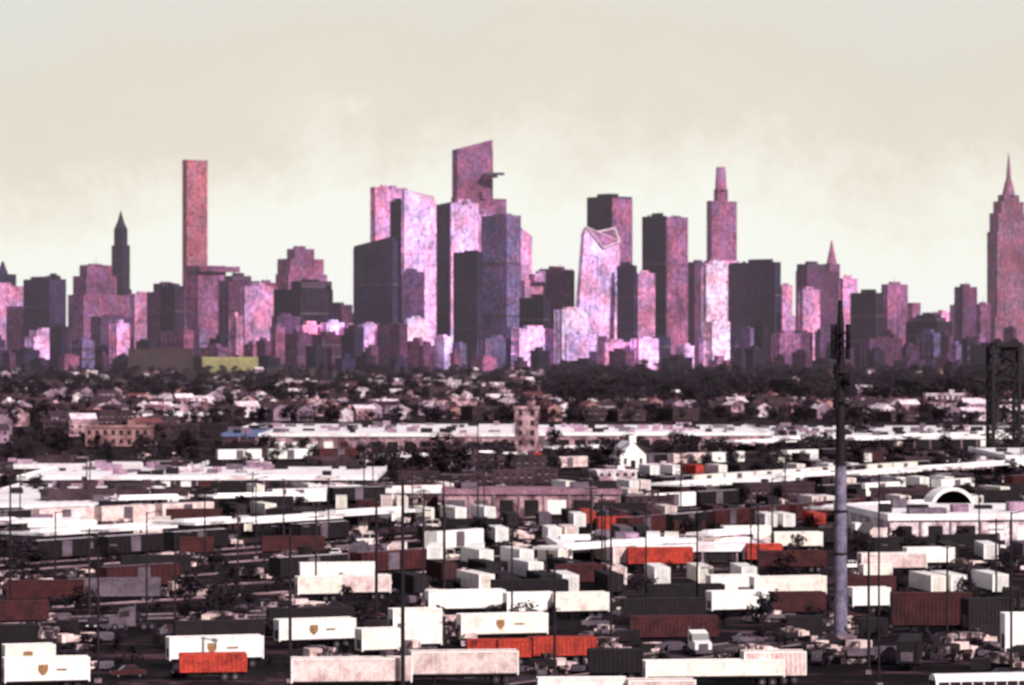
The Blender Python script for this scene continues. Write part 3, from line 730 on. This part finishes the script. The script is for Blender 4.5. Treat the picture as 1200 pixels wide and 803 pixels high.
L4=[(-w/2,-dp/2),(w/2,-dp/2),(w/2,dp/2),(-w/2,dp/2)]
for q in L4: mb.box(q[0],q[1],0,1.1,1.1,ht-2,'black_steel')
n=7
for k in range(n):
    z0=k*(ht-3)/n;z1=(k+1)*(ht-3)/n
    for i in range(4):
        a=L4[i];b=L4[(i+1)%4]
        mb.cyl((*a,z0),(*b,z1),.25,.25,5,'black_steel');mb.cyl((*b,z0),(*a,z1),.25,.25,5,'black_steel');mb.cyl((*a,z1),(*b,z1),.3,.3,5,'black_steel')
mb.box(w*.1,0,ht-2.6,w*1.0,dp+1.6,1.6,'black_steel')
for s in(-1,1): mb.cyl((s*w*.33,-dp/2,ht-1),(s*w*.33,-dp/2+.8,ht-1),1.5,1.5,16,'black_steel')
mb.box(w*.2,0,ht-9,w*.5,dp*.8,6.5,'dark_paint')
mb.obj('lift_bridge_tower',(X(1176,d),d,0),.12)
# ---------------------------------------------------------------- ground, haze, sky, sun, camera
mb=MB(); S=60000; mb.face([(-S,-2000,0),(S,-2000,0),(S,S,0),(-S,S,0)],'ground'); mb.obj('ground')
hm=bpy.data.materials.new('haze'); hm.use_nodes=True; nt=hm.node_tree; nt.nodes.clear()
o_=N(nt,'ShaderNodeOutputMaterial'); vs=N(nt,'ShaderNodeVolumeScatter'); vs.inputs['Color'].default_value=(1,.84,.98,1); vs.inputs['Density'].default_value=2.4e-5; nt.links.new(vs.outputs[0],o_.inputs['Volume']); MATS['haze']=hm
mb=MB(); mb.box(0,5500,.5,9000,7600,620,'haze'); mb.obj('haze')
EL=math.radians(35); PH=math.radians(55)
tosun=Vector((math.cos(PH)*math.cos(EL),-math.sin(PH)*math.cos(EL),math.sin(EL)))
sl=bpy.data.lights.new('sun','SUN'); sl.energy=5; sl.angle=math.radians(.5); sl.color=(1,.93,.90)
so=bpy.data.objects.new('sun',sl); sc.collection.objects.link(so); so.rotation_euler=tosun.to_track_quat('Z','Y').to_euler()
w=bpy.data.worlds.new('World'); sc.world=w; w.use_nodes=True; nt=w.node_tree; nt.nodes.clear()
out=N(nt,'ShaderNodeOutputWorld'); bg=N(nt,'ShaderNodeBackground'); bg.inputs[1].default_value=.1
sky=N(nt,'ShaderNodeTexSky',sky_type='NISHITA'); sky.sun_disc=False; sky.sun_elevation=EL; sky.sun_rotation=math.atan2(tosun.x,tosun.y)
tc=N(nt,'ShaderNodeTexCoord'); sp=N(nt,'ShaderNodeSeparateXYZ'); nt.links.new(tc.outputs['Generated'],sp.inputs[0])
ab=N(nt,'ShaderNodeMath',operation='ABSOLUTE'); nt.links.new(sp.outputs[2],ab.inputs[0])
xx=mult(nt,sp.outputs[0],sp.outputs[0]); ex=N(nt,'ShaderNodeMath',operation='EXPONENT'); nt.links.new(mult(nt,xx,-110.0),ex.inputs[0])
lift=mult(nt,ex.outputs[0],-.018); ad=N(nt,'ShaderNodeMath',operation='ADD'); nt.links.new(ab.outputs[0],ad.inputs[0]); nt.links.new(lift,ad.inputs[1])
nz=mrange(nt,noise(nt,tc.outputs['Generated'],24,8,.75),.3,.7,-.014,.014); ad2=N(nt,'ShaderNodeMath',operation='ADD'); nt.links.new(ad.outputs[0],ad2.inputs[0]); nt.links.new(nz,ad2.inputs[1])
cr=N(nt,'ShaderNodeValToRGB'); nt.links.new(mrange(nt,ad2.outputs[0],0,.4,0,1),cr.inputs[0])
e=cr.color_ramp.elements; e[0].position=0;e[0].color=(1.0,1.0,.97,1); e[1].position=1;e[1].color=(.17,.15,.23,1)  # upper stops lie above the view, darkened to deepen the scene's shadows
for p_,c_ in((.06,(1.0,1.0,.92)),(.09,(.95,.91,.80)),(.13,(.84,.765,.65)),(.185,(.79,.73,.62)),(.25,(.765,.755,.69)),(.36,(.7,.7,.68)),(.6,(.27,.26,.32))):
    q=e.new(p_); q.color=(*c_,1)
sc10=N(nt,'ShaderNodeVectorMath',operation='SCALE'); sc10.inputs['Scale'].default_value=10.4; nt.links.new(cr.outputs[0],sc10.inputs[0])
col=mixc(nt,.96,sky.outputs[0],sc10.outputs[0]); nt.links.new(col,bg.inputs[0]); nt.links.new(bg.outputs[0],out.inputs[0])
cam=bpy.data.cameras.new('camera'); co=bpy.data.objects.new('camera',cam); sc.collection.objects.link(co); co.location=(0,0,H); co.rotation_euler=(math.pi/2,0,0)
cam.sensor_width=36; cam.lens=120; cam.clip_end=120000; cam.clip_start=1; sc.camera=co
cam.dof.use_dof=True; cam.dof.focus_distance=100; cam.dof.aperture_fstop=1.35
sc.view_settings.view_transform='Standard'; sc.view_settings.look='None'; sc.view_settings.exposure=0
